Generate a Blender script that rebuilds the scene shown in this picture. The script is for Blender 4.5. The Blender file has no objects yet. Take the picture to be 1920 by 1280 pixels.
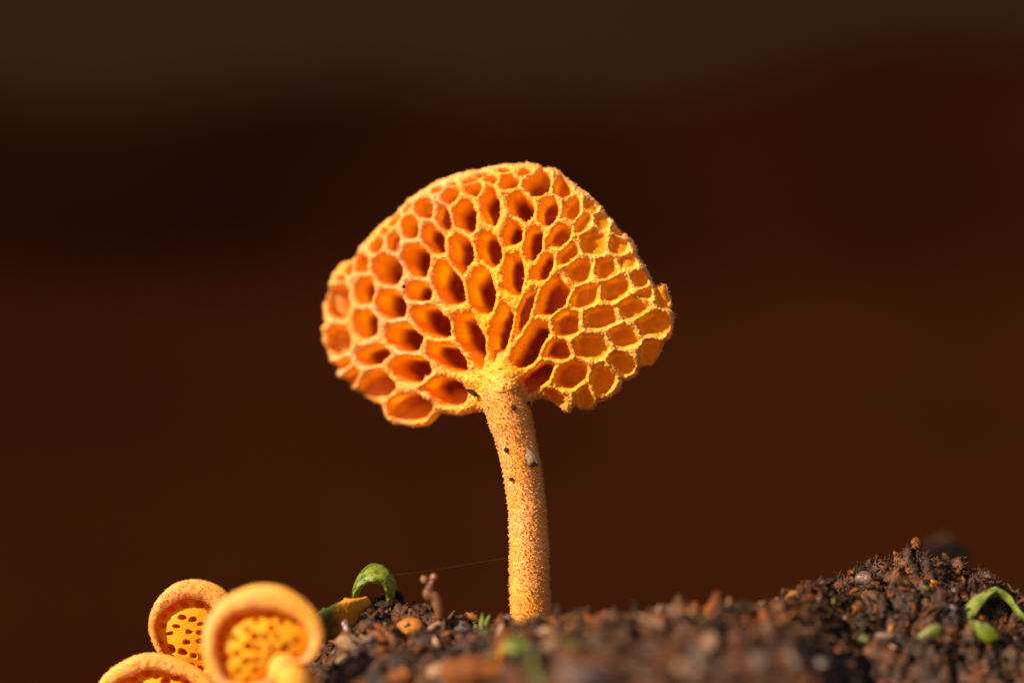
import bpy, math, random
import numpy as np
from mathutils import Vector, noise

# ------------------------------------------------------------------ camera, light, exposure
random.seed(7)
rng = np.random.default_rng(11)
scene = bpy.context.scene
scene.unit_settings.scale_length = 0.0015          # one unit is 1.5 mm: the large cap is about 1 cm wide
DIST = 60.0                                        # camera to plane of focus

cam_data = bpy.data.cameras.new('camera')
cam = bpy.data.objects.new('camera', cam_data)
scene.collection.objects.link(cam)
cam.location = (0, -DIST, 0)
cam.rotation_euler = (math.radians(90), 0, 0)
cam_data.sensor_width = 360.0
cam_data.lens = 360.0 * DIST / 19.2
cam_data.clip_start = 0.5
cam_data.clip_end = 1000
cam_data.dof.use_dof = True
cam_data.dof.focus_distance = DIST - 0.1
cam_data.dof.aperture_fstop = (cam_data.lens * 1e-3) / 3.3     # lens opening 3.3 units wide
cam_data.dof.aperture_blades = 0
scene.camera = cam

SUN_FROM = Vector((-0.69, -0.41, 0.60)).normalized()
world = bpy.data.worlds.new('World')
scene.world = world
world.use_nodes = True
wn = world.node_tree.nodes
sky = wn.new('ShaderNodeTexSky')
sky.sky_type = 'NISHITA'
sky.sun_disc = False
sky.sun_elevation = math.asin(SUN_FROM.z)
sky.sun_rotation = math.atan2(SUN_FROM.x, SUN_FROM.y)
world.node_tree.links.new(sky.outputs[0], wn['Background'].inputs[0])
wn['Background'].inputs[1].default_value = 0.05

sun_data = bpy.data.lights.new('sun', 'SUN')
sun_data.energy = 5.0
sun_data.angle = math.radians(1.5)
sun_data.color = (1.0, 0.84, 0.64)
sun = bpy.data.objects.new('sun', sun_data)
scene.collection.objects.link(sun)
sun.rotation_euler = SUN_FROM.to_track_quat('Z', 'Y').to_euler()

scene.view_settings.view_transform = 'Standard'
scene.view_settings.look = 'None'
scene.view_settings.exposure = 0.95
scene.view_settings.gamma = 1.0
scene.view_settings.use_curve_mapping = False
scene.render.engine = 'CYCLES'
scene.cycles.use_denoising = True
scene.cycles.max_bounces = 14
scene.cycles.diffuse_bounces = 8
scene.cycles.transmission_bounces = 10
scene.cycles.sample_clamp_indirect = 6.0

COL = scene.collection

# ------------------------------------------------------------------ helpers
def W(X, Y, y=0.0):
    """A point of the place: X, Y in hundredths of a unit across the plane of focus, y its depth behind that plane."""
    s = (DIST + y) / DIST
    return np.array([(X - 960) / 100 * s, y, (640 - Y) / 100 * s])

def mesh_obj(name, verts, faces, mat, parent=None, smooth=True, normals=None, attrs=None, kind=None):
    me = bpy.data.meshes.new(name)
    me.from_pydata(verts.tolist() if hasattr(verts, 'tolist') else verts, [],
                   faces.tolist() if hasattr(faces, 'tolist') else faces)
    if attrs:
        for k, v in attrs.items():
            a = me.attributes.new(k, 'FLOAT', 'POINT')
            a.data.foreach_set('value', np.asarray(v, dtype=np.float32))
    for m in (mat if isinstance(mat, (list, tuple)) else [mat]):
        me.materials.append(m)
    me.polygons.foreach_set('use_smooth', [smooth] * len(me.polygons))
    if normals is not None:
        me.normals_split_custom_set_from_vertices(normals.tolist())
    me.update()
    o = bpy.data.objects.new(name, me)
    COL.objects.link(o)
    if parent is not None:
        o.parent = parent
        o.matrix_parent_inverse = parent.matrix_world.inverted()
    if kind:
        o['kind'] = kind
    return o

def tag(o, label, cat, group=None):
    o['label'] = label
    o['category'] = cat
    if group:
        o['group'] = group
    return o

def empty(name, loc):
    o = bpy.data.objects.new(name, None)
    o.location = Vector([float(c) for c in loc])
    o.empty_display_size = 0.3
    COL.objects.link(o)
    bpy.context.view_layer.update()
    return o

def vnormals(V, F):
    """area-weighted vertex normals of quads or triangles"""
    V = np.asarray(V); F = np.asarray(F)
    if F.shape[1] == 4:
        n = np.cross(V[F[:, 2]] - V[F[:, 0]], V[F[:, 3]] - V[F[:, 1]])
    else:
        n = np.cross(V[F[:, 1]] - V[F[:, 0]], V[F[:, 2]] - V[F[:, 0]])
    N = np.zeros_like(V)
    for k in range(F.shape[1]):
        np.add.at(N, F[:, k], n)
    l = np.linalg.norm(N, axis=1, keepdims=True)
    return N / np.maximum(l, 1e-12)

def sub_mesh(V, N, F, A):
    """the vertices used by faces F, renumbered"""
    used, inv = np.unique(F, return_inverse=True)
    return V[used], N[used], inv.reshape(F.shape), {k: v[used] for k, v in A.items()}

def smoothstep(a, b, x):
    t = np.clip((x - a) / (b - a), 0, 1)
    return t * t * (3 - 2 * t)

def catmull(P, n):
    """closed or open smooth curve is not needed: dense open Catmull-Rom through P"""
    P = np.asarray(P, float)
    Q = np.vstack([2 * P[0] - P[1], P, 2 * P[-1] - P[-2]])
    out = []
    for i in range(1, len(Q) - 2):
        for t in np.linspace(0, 1, n, endpoint=False):
            a, b, c, d = Q[i - 1], Q[i], Q[i + 1], Q[i + 2]
            out.append(0.5 * (2 * b + (c - a) * t + (2 * a - 5 * b + 4 * c - d) * t * t + (3 * b - a - 3 * c + d) * t ** 3))
    out.append(Q[-2])
    return np.array(out)

def lattice_noise(X, Y, seed):
    """smooth value noise on a unit lattice, -1..1"""
    r = np.random.default_rng(seed)
    T = r.uniform(-1, 1, (128, 128))
    xi = np.floor(X).astype(int); yi = np.floor(Y).astype(int)
    fx = X - xi; fy = Y - yi
    fx = fx * fx * (3 - 2 * fx); fy = fy * fy * (3 - 2 * fy)
    g = lambda i, j: T[i % 128, j % 128]
    return ((g(xi, yi) * (1 - fx) + g(xi + 1, yi) * fx) * (1 - fy)
            + (g(xi, yi + 1) * (1 - fx) + g(xi + 1, yi + 1) * fx) * fy)

def tube(points, ra, rb, side=None, n=24, bump=0.0, seed=0, per=6, caps=True):
    """a closed tube along a smooth path; ra along `side`, rb across it"""
    data = np.column_stack([np.asarray(points, float), np.asarray(ra, float), np.asarray(rb, float)])
    D = catmull(data, per)
    P, RA, RB = D[:, :3], np.maximum(D[:, 3], 1e-4), np.maximum(D[:, 4], 1e-4)
    T = np.gradient(P, axis=0)
    T /= np.linalg.norm(T, axis=1, keepdims=True)
    s = np.array(side if side is not None else (0, 1, 0), float)
    S = s - T * (T @ s)[:, None]
    S /= np.linalg.norm(S, axis=1, keepdims=True)
    U = np.cross(T, S)
    ang = np.linspace(0, 2 * math.pi, n, endpoint=False)
    m = len(P)
    ring = (P[:, None, :] + (RA[:, None] * np.cos(ang))[..., None] * S[:, None, :]
            + (RB[:, None] * np.sin(ang))[..., None] * U[:, None, :])
    if bump:
        k = lattice_noise(np.arange(m)[:, None] * 0.23 + 3 + 0 * ang[None], 6 + 4 * np.cos(ang)[None] + 2 * np.sin(ang)[None] + seed, seed)
        k2 = lattice_noise(np.arange(m)[:, None] * 0.9 + 3 + 0 * ang[None], 20 + 9 * np.cos(ang)[None] + 7 * np.sin(ang)[None] + seed, seed + 1)
        ring = P[:, None, :] + (ring - P[:, None, :]) * (1 + bump * (k + 0.5 * k2))[..., None]
    V = ring.reshape(-1, 3)
    i = np.arange(m - 1)[:, None] * n; j = np.arange(n)[None]; j2 = (j + 1) % n
    F = np.stack([i + j, i + j2, i + n + j2, i + n + j], axis=-1).reshape(-1, 4).tolist()
    if caps:
        V = np.vstack([V, P[0], P[-1]])
        a, b = m * n, m * n + 1
        F += [[int((k + 1) % n), int(k), a] for k in range(n)]
        F += [[int((m - 1) * n + k), int((m - 1) * n + (k + 1) % n), b] for k in range(n)]
    return V, F

def spikes(points, normals, length, width, seed, lean=0.5):
    """one mesh of tiny three-sided bristles standing on points"""
    r = np.random.default_rng(seed)
    k = len(points)
    d = normals + r.normal(0, lean, (k, 3))
    d /= np.linalg.norm(d, axis=1, keepdims=True)
    a = np.cross(d, r.normal(0, 1, (k, 3)))
    a /= np.maximum(np.linalg.norm(a, axis=1, keepdims=True), 1e-9)
    b = np.cross(d, a)
    L = (length[0] + (length[1] - length[0]) * r.random(k) ** 1.5)[:, None]
    w = (width[0] + (width[1] - width[0]) * r.random(k))[:, None]
    base = points - normals * w * 0.6
    v = [base + a * w, base + (-0.5 * a + 0.866 * b) * w, base + (-0.5 * a - 0.866 * b) * w]
    mid = points + d * L * 0.62
    v += [mid + a * w * 0.85, mid + (-0.5 * a + 0.866 * b) * w * 0.85, mid + (-0.5 * a - 0.866 * b) * w * 0.85, points + d * L]
    V = np.stack(v, 1).reshape(-1, 3)
    o = (np.arange(k) * 7)[:, None]
    T = np.array([[0, 1, 4], [0, 4, 3], [1, 2, 5], [1, 5, 4], [2, 0, 3], [2, 3, 5], [3, 4, 6], [4, 5, 6], [5, 3, 6]])
    F = (o[:, None, :] + T[None]).reshape(-1, 3)
    return V, F

# ------------------------------------------------------------------ materials
def new_mat(name):
    m = bpy.data.materials.new(name)
    m.use_nodes = True
    nt = m.node_tree
    nt.nodes.clear()
    out = nt.nodes.new('ShaderNodeOutputMaterial')
    return m, nt, out

def node(nt, t, **kw):
    n = nt.nodes.new(t)
    for k, v in kw.items():
        setattr(n, k, v)
    return n

def fungus_mat(name, flesh, frost, glow, trans=0.42, deep=None, grain=26.0, bump=0.35):
    m, nt, out = new_mat(name)
    L = nt.links.new
    tc = node(nt, 'ShaderNodeTexCoord')
    n1 = node(nt, 'ShaderNodeTexNoise'); n1.inputs['Scale'].default_value = grain; n1.inputs['Detail'].default_value = 3
    n2 = node(nt, 'ShaderNodeTexNoise'); n2.inputs['Scale'].default_value = 1.6; n2.inputs['Detail'].default_value = 3
    L(tc.outputs['Object'], n1.inputs['Vector']); L(tc.outputs['Object'], n2.inputs['Vector'])
    at = node(nt, 'ShaderNodeAttribute', attribute_name='frost')
    mr = node(nt, 'ShaderNodeMapRange'); mr.inputs[1].default_value = 0.38; mr.inputs[2].default_value = 0.62
    mr.inputs[3].default_value = 0.35; mr.inputs[4].default_value = 1.0
    L(n1.outputs[0], mr.inputs[0])
    mr2 = node(nt, 'ShaderNodeMapRange'); mr2.inputs[1].default_value = 0.35; mr2.inputs[2].default_value = 0.65
    mr2.inputs[3].default_value = 0.35; mr2.inputs[4].default_value = 1.0
    L(n2.outputs[0], mr2.inputs[0])
    mu = node(nt, 'ShaderNodeMath', operation='MULTIPLY'); L(at.outputs['Fac'], mu.inputs[0]); L(mr.outputs[0], mu.inputs[1])
    mu2 = node(nt, 'ShaderNodeMath', operation='MULTIPLY'); L(mu.outputs[0], mu2.inputs[0]); L(mr2.outputs[0], mu2.inputs[1])
    mix = node(nt, 'ShaderNodeMix', data_type='RGBA')
    L(mu2.outputs[0], mix.inputs[0])
    mix.inputs[6].default_value = (*flesh, 1); mix.inputs[7].default_value = (*frost, 1)
    bp = node(nt, 'ShaderNodeBump'); bp.inputs['Strength'].default_value = bump; bp.inputs['Distance'].default_value = 0.03
    L(n1.outputs[0], bp.inputs['Height'])
    fac = None
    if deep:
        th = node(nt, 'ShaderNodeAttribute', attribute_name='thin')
        li = node(nt, 'ShaderNodeAttribute', attribute_name='floor_shade')
        fl = node(nt, 'ShaderNodeMix', data_type='RGBA'); L(li.outputs['Fac'], fl.inputs[0])  # blends the flesh to a dark red that imitates shade deep in the pores
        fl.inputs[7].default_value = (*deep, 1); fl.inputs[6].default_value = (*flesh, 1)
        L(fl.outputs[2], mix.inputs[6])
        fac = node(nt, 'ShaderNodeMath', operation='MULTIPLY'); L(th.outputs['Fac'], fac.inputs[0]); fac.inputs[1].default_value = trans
    pr = node(nt, 'ShaderNodeBsdfPrincipled')
    pr.inputs['Roughness'].default_value = 0.55
    pr.inputs['Specular IOR Level'].default_value = 0.25
    L(mix.outputs[2], pr.inputs['Base Color']); L(bp.outputs[0], pr.inputs['Normal'])
    tr = node(nt, 'ShaderNodeBsdfTranslucent'); tr.inputs[0].default_value = (*glow, 1)
    ms = node(nt, 'ShaderNodeMixShader'); ms.inputs[0].default_value = trans
    if fac is not None:
        L(fac.outputs[0], ms.inputs[0])
    L(pr.outputs[0], ms.inputs[1]); L(tr.outputs[0], ms.inputs[2])
    L(ms.outputs[0], out.inputs[0])
    return m

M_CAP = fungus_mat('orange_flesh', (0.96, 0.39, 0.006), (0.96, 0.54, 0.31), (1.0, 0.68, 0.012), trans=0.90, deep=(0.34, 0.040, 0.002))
M_GRAIN = fungus_mat('pale_granules', (0.94, 0.41, 0.025), (0.97, 0.56, 0.37), (0.95, 0.45, 0.05), trans=0.3, bump=0.0)
M_STEM = fungus_mat('stem_flesh', (0.88, 0.36, 0.02), (0.92, 0.50, 0.19), (0.9, 0.34, 0.015), trans=0.2, grain=14.0, bump=0.5)
M_SMALL = fungus_mat('yellow_orange_flesh', (0.94, 0.43, 0.006), (0.94, 0.53, 0.26), (0.95, 0.46, 0.012), trans=0.30)

def earth_mat(name, c1, c2, c3, scale=3.0, rough=0.55, bump=0.6, spec=0.5):
    m, nt, out = new_mat(name)
    L = nt.links.new
    tc = node(nt, 'ShaderNodeTexCoord')
    n1 = node(nt, 'ShaderNodeTexNoise'); n1.inputs['Scale'].default_value = scale; n1.inputs['Detail'].default_value = 6; n1.inputs['Roughness'].default_value = 0.65
    n2 = node(nt, 'ShaderNodeTexNoise'); n2.inputs['Scale'].default_value = scale * 5; n2.inputs['Detail'].default_value = 5
    L(tc.outputs['Object'], n1.inputs['Vector']); L(tc.outputs['Object'], n2.inputs['Vector'])
    rp = node(nt, 'ShaderNodeValToRGB')
    rp.color_ramp.elements[0].position = 0.36; rp.color_ramp.elements[0].color = (*c1, 1)
    rp.color_ramp.elements[1].position = 0.66; rp.color_ramp.elements[1].color = (*c3, 1)
    e = rp.color_ramp.elements.new(0.5); e.color = (*c2, 1)
    L(n1.outputs[0], rp.inputs[0])
    bp = node(nt, 'ShaderNodeBump'); bp.inputs['Strength'].default_value = bump; bp.inputs['Distance'].default_value = 0.05
    L(n2.outputs[0], bp.inputs['Height'])
    pr = node(nt, 'ShaderNodeBsdfPrincipled')
    L(rp.outputs[0], pr.inputs['Base Color']); L(bp.outputs[0], pr.inputs['Normal'])
    mr = node(nt, 'ShaderNodeMapRange'); mr.inputs[3].default_value = rough - 0.25; mr.inputs[4].default_value = rough + 0.3
    L(n2.outputs[0], mr.inputs[0]); L(mr.outputs[0], pr.inputs['Roughness'])
    pr.inputs['Specular IOR Level'].default_value = spec
    L(pr.outputs[0], out.inputs[0])
    return m

M_GROUND = earth_mat('wet_rotten_wood', (0.010, 0.005, 0.003), (0.040, 0.017, 0.008), (0.15, 0.048, 0.014), scale=2.2, bump=1.0, spec=0.2)
CRUMB_MATS = [
    earth_mat('dark_crumb', (0.008, 0.004, 0.002), (0.018, 0.009, 0.004), (0.040, 0.018, 0.008), spec=0.12),
    earth_mat('brown_crumb', (0.03, 0.014, 0.006), (0.07, 0.030, 0.012), (0.12, 0.052, 0.022), spec=0.15),
    earth_mat('rust_crumb', (0.08, 0.020, 0.005), (0.16, 0.044, 0.009), (0.26, 0.085, 0.018), spec=0.12),
    earth_mat('tan_crumb', (0.14, 0.07, 0.032), (0.26, 0.135, 0.07), (0.40, 0.22, 0.12), spec=0.3),
    earth_mat('moss_crumb', (0.03, 0.032, 0.004), (0.07, 0.072, 0.008), (0.16, 0.145, 0.02), spec=0.3),
    earth_mat('mauve_crumb', (0.06, 0.032, 0.022), (0.12, 0.066, 0.048), (0.22, 0.125, 0.09), rough=0.35),
    earth_mat('orange_crumb', (0.26, 0.075, 0.009), (0.40, 0.13, 0.014), (0.52, 0.20, 0.03), spec=0.3),
]

def leaf_mat(name, c1, c2, glow, scale=4.0, rough=0.46, trans=0.35):
    m, nt, out = new_mat(name)
    L = nt.links.new
    tc = node(nt, 'ShaderNodeTexCoord')
    n1 = node(nt, 'ShaderNodeTexNoise'); n1.inputs['Scale'].default_value = scale; n1.inputs['Detail'].default_value = 4
    L(tc.outputs['Object'], n1.inputs['Vector'])
    vo = node(nt, 'ShaderNodeTexVoronoi'); vo.inputs['Scale'].default_value = 22
    L(tc.outputs['Object'], vo.inputs['Vector'])
    rp = node(nt, 'ShaderNodeValToRGB')
    rp.color_ramp.elements[0].position = 0.38; rp.color_ramp.elements[0].color = (*c1, 1)
    rp.color_ramp.elements[1].position = 0.62; rp.color_ramp.elements[1].color = (*c2, 1)
    L(n1.outputs[0], rp.inputs[0])
    bp = node(nt, 'ShaderNodeBump'); bp.inputs['Strength'].default_value = 0.3; bp.inputs['Distance'].default_value = 0.03
    L(vo.outputs['Distance'], bp.inputs['Height'])
    pr = node(nt, 'ShaderNodeBsdfPrincipled'); pr.inputs['Roughness'].default_value = rough
    L(rp.outputs[0], pr.inputs['Base Color']); L(bp.outputs[0], pr.inputs['Normal'])
    tr = node(nt, 'ShaderNodeBsdfTranslucent'); tr.inputs[0].default_value = (*glow, 1)
    ms = node(nt, 'ShaderNodeMixShader'); ms.inputs[0].default_value = trans
    L(pr.outputs[0], ms.inputs[1]); L(tr.outputs[0], ms.inputs[2])
    L(ms.outputs[0], out.inputs[0])
    return m

M_GREEN = leaf_mat('wet_green', (0.07, 0.095, 0.008), (0.27, 0.31, 0.03), (0.28, 0.34, 0.02), scale=7)
M_PALEGREEN = leaf_mat('pale_green', (0.14, 0.17, 0.02), (0.32, 0.34, 0.07), (0.25, 0.30, 0.03))
M_YELLOWING = leaf_mat('yellowing', (0.055, 0.07, 0.006), (0.70, 0.27, 0.008), (0.35, 0.17, 0.006), scale=1.9, rough=0.5, trans=0.2)
nt_ = M_YELLOWING.node_tree                        # a green base ageing to an orange tip, with dark spots
rp_ = next(n for n in nt_.nodes if n.type == 'VALTORGB'); nz_ = next(n for n in nt_.nodes if n.type == 'TEX_NOISE')
nz_.inputs['Scale'].default_value = 6.0
at_ = node(nt_, 'ShaderNodeAttribute', attribute_name='age')
ad_ = node(nt_, 'ShaderNodeMath', operation='MULTIPLY_ADD'); ad_.inputs[1].default_value = 0.9
nt_.links.new(nz_.outputs[0], ad_.inputs[0]); nt_.links.new(at_.outputs['Fac'], ad_.inputs[2])
sc_ = node(nt_, 'ShaderNodeMath', operation='MULTIPLY'); sc_.inputs[1].default_value = 0.55
nt_.links.new(ad_.outputs[0], sc_.inputs[0]); nt_.links.new(sc_.outputs[0], rp_.inputs[0])
M_STALK = leaf_mat('amber_stalk', (0.20, 0.08, 0.025), (0.45, 0.22, 0.09), (0.4, 0.18, 0.05), scale=3, rough=0.22)
M_SPECK = earth_mat('speck', (0.012, 0.006, 0.003), (0.03, 0.012, 0.005), (0.08, 0.03, 0.01), scale=8, spec=0.15)
M_FLAKE = earth_mat('flake', (0.10, 0.055, 0.025), (0.24, 0.14, 0.07), (0.40, 0.27, 0.15), scale=9)
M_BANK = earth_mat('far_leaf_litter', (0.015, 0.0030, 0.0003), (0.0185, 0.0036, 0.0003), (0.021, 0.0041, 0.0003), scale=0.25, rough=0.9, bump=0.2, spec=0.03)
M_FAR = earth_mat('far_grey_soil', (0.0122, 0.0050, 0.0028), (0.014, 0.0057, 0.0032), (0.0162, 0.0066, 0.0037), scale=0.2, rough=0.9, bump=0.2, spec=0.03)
m_silk, nt_, out_ = new_mat('silk')
pb_ = node(nt_, 'ShaderNodeBsdfPrincipled'); pb_.inputs['Base Color'].default_value = (0.25, 0.18, 0.12, 1); pb_.inputs['Roughness'].default_value = 0.3
nt_.links.new(pb_.outputs[0], out_.inputs[0])

# ------------------------------------------------------------------ setting: ground and the far bank
CX = np.array([-600, 0, 250, 420, 560, 605, 640, 700, 760, 810, 860, 920, 970, 1050, 1150, 1250, 1330, 1450, 1530, 1590, 1625, 1680, 1722, 1770, 1830, 1880, 1960, 2300], float)
CY = np.array([1360, 1345, 1320, 1305, 1275, 1215, 1160, 1128, 1128, 1135, 1165, 1172, 1176, 1160, 1150, 1148, 1140, 1122, 1104, 1088, 1066, 1052, 1026, 1046, 1075, 1098, 1130, 1180], float)
CD = np.interp(CX, [-600, 560, 620, 820, 900, 1000, 1400, 1560, 1620, 2300], [0.6, 0.6, 0.1, 0.0, -0.6, -2.3, -2.0, -0.6, -0.1, 0.0])
def ground_z(x, y):
    X = 960 + 100 * x
    yc = float(np.interp(X, CX, CD)); Yc = float(np.interp(X, CX, CY))
    zc = (640 - Yc) / 100 * (DIST + yc) / DIST
    d = yc - y
    sl = float(np.interp(X, [500, 640, 860, 1000, 1450, 1600, 1750, 1920], [0.30, 0.42, 0.20, 0.05, 0.12, 0.75, 0.85, 0.6]))
    if d > 0:
        s = math.sqrt(d * d + 0.09) - 0.3
        z = zc - sl * s - 0.014 * s * s
    else:
        s = math.sqrt(d * d + 0.16) - 0.4
        z = zc - 0.55 * s - 0.02 * s * s
    q = Vector((x, y, 0.0))
    z += 0.16 * noise.noise(q * 0.8 + Vector((3, 1, 0)))
    z += 0.16 * noise.noise(q * 2.1 + Vector((9, 4, 2)))
    big = 1.0 + 0.9 * min(1.0, max(0.0, (X - 1480) / 150))
    c = q * 1.9 + 0.5 * Vector((noise.noise(q * 2.0 + Vector((5, 0, 1))), noise.noise(q * 2.0 + Vector((0, 7, 3))), 0.0))
    dd = noise.voronoi(c)[0]
    z += big * (0.34 * min(0.5, dd[1] - dd[0]) - 0.09)                   # clods with dark clefts between them
    z += 0.10 * big * noise.noise(q * 5.3) + 0.06 * noise.noise(q * 11.0) + 0.03 * noise.noise(q * 23.0)
    return z

nx = 620
gx = np.linspace(-15, 15, nx); gy = np.concatenate([np.linspace(-13, -5, 60, endpoint=False), np.linspace(-5, 1.5, 200, endpoint=False), np.linspace(1.5, 14, 50)])
GV = np.array([(x + 0.03 * noise.noise(Vector((x * 7, y * 7, 3))), y, ground_z(x, y)) for y in gy for x in gx])
i = np.arange(len(gy) - 1)[:, None] * nx; j = np.arange(nx - 1)[None]
GF = np.stack([i + j, i + j + 1, i + nx + j + 1, i + nx + j], -1).reshape(-1, 4)
mesh_obj('ground', GV, GF, M_GROUND, kind='structure')

# a hollow bank of leaf litter far behind, wholly out of focus
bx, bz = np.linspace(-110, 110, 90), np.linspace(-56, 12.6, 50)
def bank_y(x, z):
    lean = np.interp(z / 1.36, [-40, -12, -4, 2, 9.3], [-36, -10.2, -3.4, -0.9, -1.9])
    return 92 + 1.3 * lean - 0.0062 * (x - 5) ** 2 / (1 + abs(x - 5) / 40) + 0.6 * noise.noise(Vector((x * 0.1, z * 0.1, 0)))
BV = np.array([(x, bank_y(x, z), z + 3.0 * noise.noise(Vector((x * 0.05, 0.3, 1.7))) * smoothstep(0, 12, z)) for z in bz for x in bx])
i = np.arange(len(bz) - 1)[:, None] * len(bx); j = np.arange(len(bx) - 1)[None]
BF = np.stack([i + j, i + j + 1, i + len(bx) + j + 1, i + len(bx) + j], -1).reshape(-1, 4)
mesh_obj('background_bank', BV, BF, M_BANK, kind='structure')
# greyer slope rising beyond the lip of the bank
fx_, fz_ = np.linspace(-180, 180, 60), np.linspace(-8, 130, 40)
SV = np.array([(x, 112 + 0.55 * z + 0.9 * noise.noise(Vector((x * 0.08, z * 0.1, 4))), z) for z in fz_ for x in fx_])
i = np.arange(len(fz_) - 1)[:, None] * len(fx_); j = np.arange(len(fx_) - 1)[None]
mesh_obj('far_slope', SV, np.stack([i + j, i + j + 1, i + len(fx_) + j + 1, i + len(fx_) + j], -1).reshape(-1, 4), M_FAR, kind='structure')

# ------------------------------------------------------------------ pores: a field of elliptic wells
def pore_field(X, Y, cells, power=2.2, wob=1.6, seed=5, grow=0.0, gap=0.0):
    """best cell id and distance inside its mouth (negative outside), in hundredths"""
    Xw = X + wob * lattice_noise(X / 13.0, Y / 13.0, seed) + 0.5 * wob * lattice_noise(X / 5.0, Y / 5.0, seed + 1)
    Yw = Y + wob * lattice_noise(X / 13.0 + 40, Y / 13.0, seed + 2) + 0.5 * wob * lattice_noise(X / 5.0 + 40, Y / 5.0, seed + 3)
    best = np.full(X.shape, -1e3); second = np.full(X.shape, -1e3); ids = np.full(X.shape, -1)
    for k, (cx, cy, a, b, ang) in enumerate(cells):
        a, b = a + grow, b + grow
        c, s = math.cos(math.radians(ang)), math.sin(math.radians(ang))
        u = (Xw - cx) * c + (Yw - cy) * s
        v = -(Xw - cx) * s + (Yw - cy) * c
        m = (np.abs(u / a) ** power + np.abs(v / b) ** power) ** (1 / power)
        t = (1 - m) * b
        up = t > best
        second = np.where(up, best, np.maximum(second, t))
        best = np.where(up, t, best); ids = np.where(up, k, ids)
    if gap:
        bb = np.array([c[3] for c in cells])[ids]
        best = np.minimum(best, (best - second) * 0.5 - gap * np.clip(bb / 13.0, 0.15, 1.0))      # a ridge always stays between two wells
    return ids, best

def c1(cx, cy, a, b, ang, ox=590, oy=290, k=4.74):
    return (ox + cx / k, oy + cy / k, a / k, b / k, ang)

CELLS = [
    c1(230, 1115, 48, 20, -20), c1(322, 1020, 58, 22, 100), c1(432, 972, 84, 66, 90), c1(560, 812, 70, 40, -55),
    c1(715, 787, 82, 56, 85), c1(858, 655, 98, 74, 75), c1(985, 478, 100, 84, 50), c1(1215, 372, 76, 74, 0),
    c1(1425, 312, 75, 58, 0), c1(1565, 226, 50, 22, 0), c1(1345, 545, 150, 92, 78), c1(1145, 570, 125, 62, 70),
    c1(1075, 748, 145, 85, 58), c1(655, 1022, 150, 120, 50), c1(922, 938, 155, 114, 55), c1(1312, 880, 182, 102, 73),
    c1(1568, 460, 172, 74, 82), c1(1562, 835, 158, 90, 72),
    (743, 412, 15, 4, -48), (763, 393, 12, 4.5, -50), (820, 358, 11, 3.2, -18), (723, 435, 7, 4, -45), (849, 349, 8, 3.2, -25), (884, 340, 12, 3.2, -12), (905, 330, 10, 3, -10),
    (843, 534, 49, 24, 62), (788, 548, 23, 20, 20), (904, 543, 45, 24, 76), (637, 564, 37, 22, 88), (687, 544, 26, 17, 88), (736, 571, 31, 24, 45),
    (690, 608, 27, 21, 85), (637, 637, 30, 22, 82), (811, 604, 42, 25, 38), (884, 634, 60, 23, 70), (760, 632, 35, 25, 25), (701, 667, 31, 18, -8),
    (647, 682, 15, 8, -32), (662, 704, 19, 13, 110), (709, 722, 35, 28, -35), (769, 692, 41, 24, 5), (843, 667, 44, 22, 28), (838, 733, 40, 25, 15), (770, 763, 42, 25, -6),
    (942, 617, 60, 17, 104), (988, 579, 48, 10.5, 110), (964, 519, 49, 17, 92), (996, 645, 49, 23, 122), (1039, 557, 43, 25, 128), (1017, 507, 38, 14, 124),
    (1063, 605, 27, 23, 165), (1098, 555, 28, 18, 152), (1126, 596, 33, 18, 172), (1187, 578, 26, 18, 165), (1153, 543, 27, 18, 152), (1045, 657, 25, 19, 170),
    (1108, 649, 33, 22, 5), (1170, 631, 28, 19, 0), (1226, 608, 33, 22, -12), (1243, 555, 24, 13, 78), (1219, 660, 26, 18, 105), (1166, 681, 25, 18, 25),
    (1007, 707, 42, 18, 140), (1071, 702, 32, 24, 162), (1130, 711, 29, 22, 100), (1098, 744, 21, 15, 80), (1042, 744, 20, 9, 38),
    (945, 322, 9, 3.4, 0), (983, 325, 10, 4, -15), (954, 344, 17, 14, 0), (1010, 346, 28, 20, 155), (1053, 353, 22, 13, 60), (977, 388, 30, 21, 60), (1028, 397, 25, 17, 105),
    (1073, 394, 23, 14, 110), (1108, 390, 12, 9, 40), (1095, 419, 20, 10, 125), (963, 440, 27, 16, 98), (1001, 456, 31, 15.5, 97), (1051, 443, 27, 17, 125),
    (1113, 457, 26, 20, 10), (1158, 461, 18, 14, 20), (1066, 475, 25, 13, 135), (1083, 512, 28, 20, 142), (1137, 504, 23, 17, 152), (1175, 493, 16, 10, 170), (1200, 524, 14, 12, 30),
    (1129, 414, 15, 11, 45), (1158, 434, 10, 7, 45), (1211, 552, 12, 8, 150),
]

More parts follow.
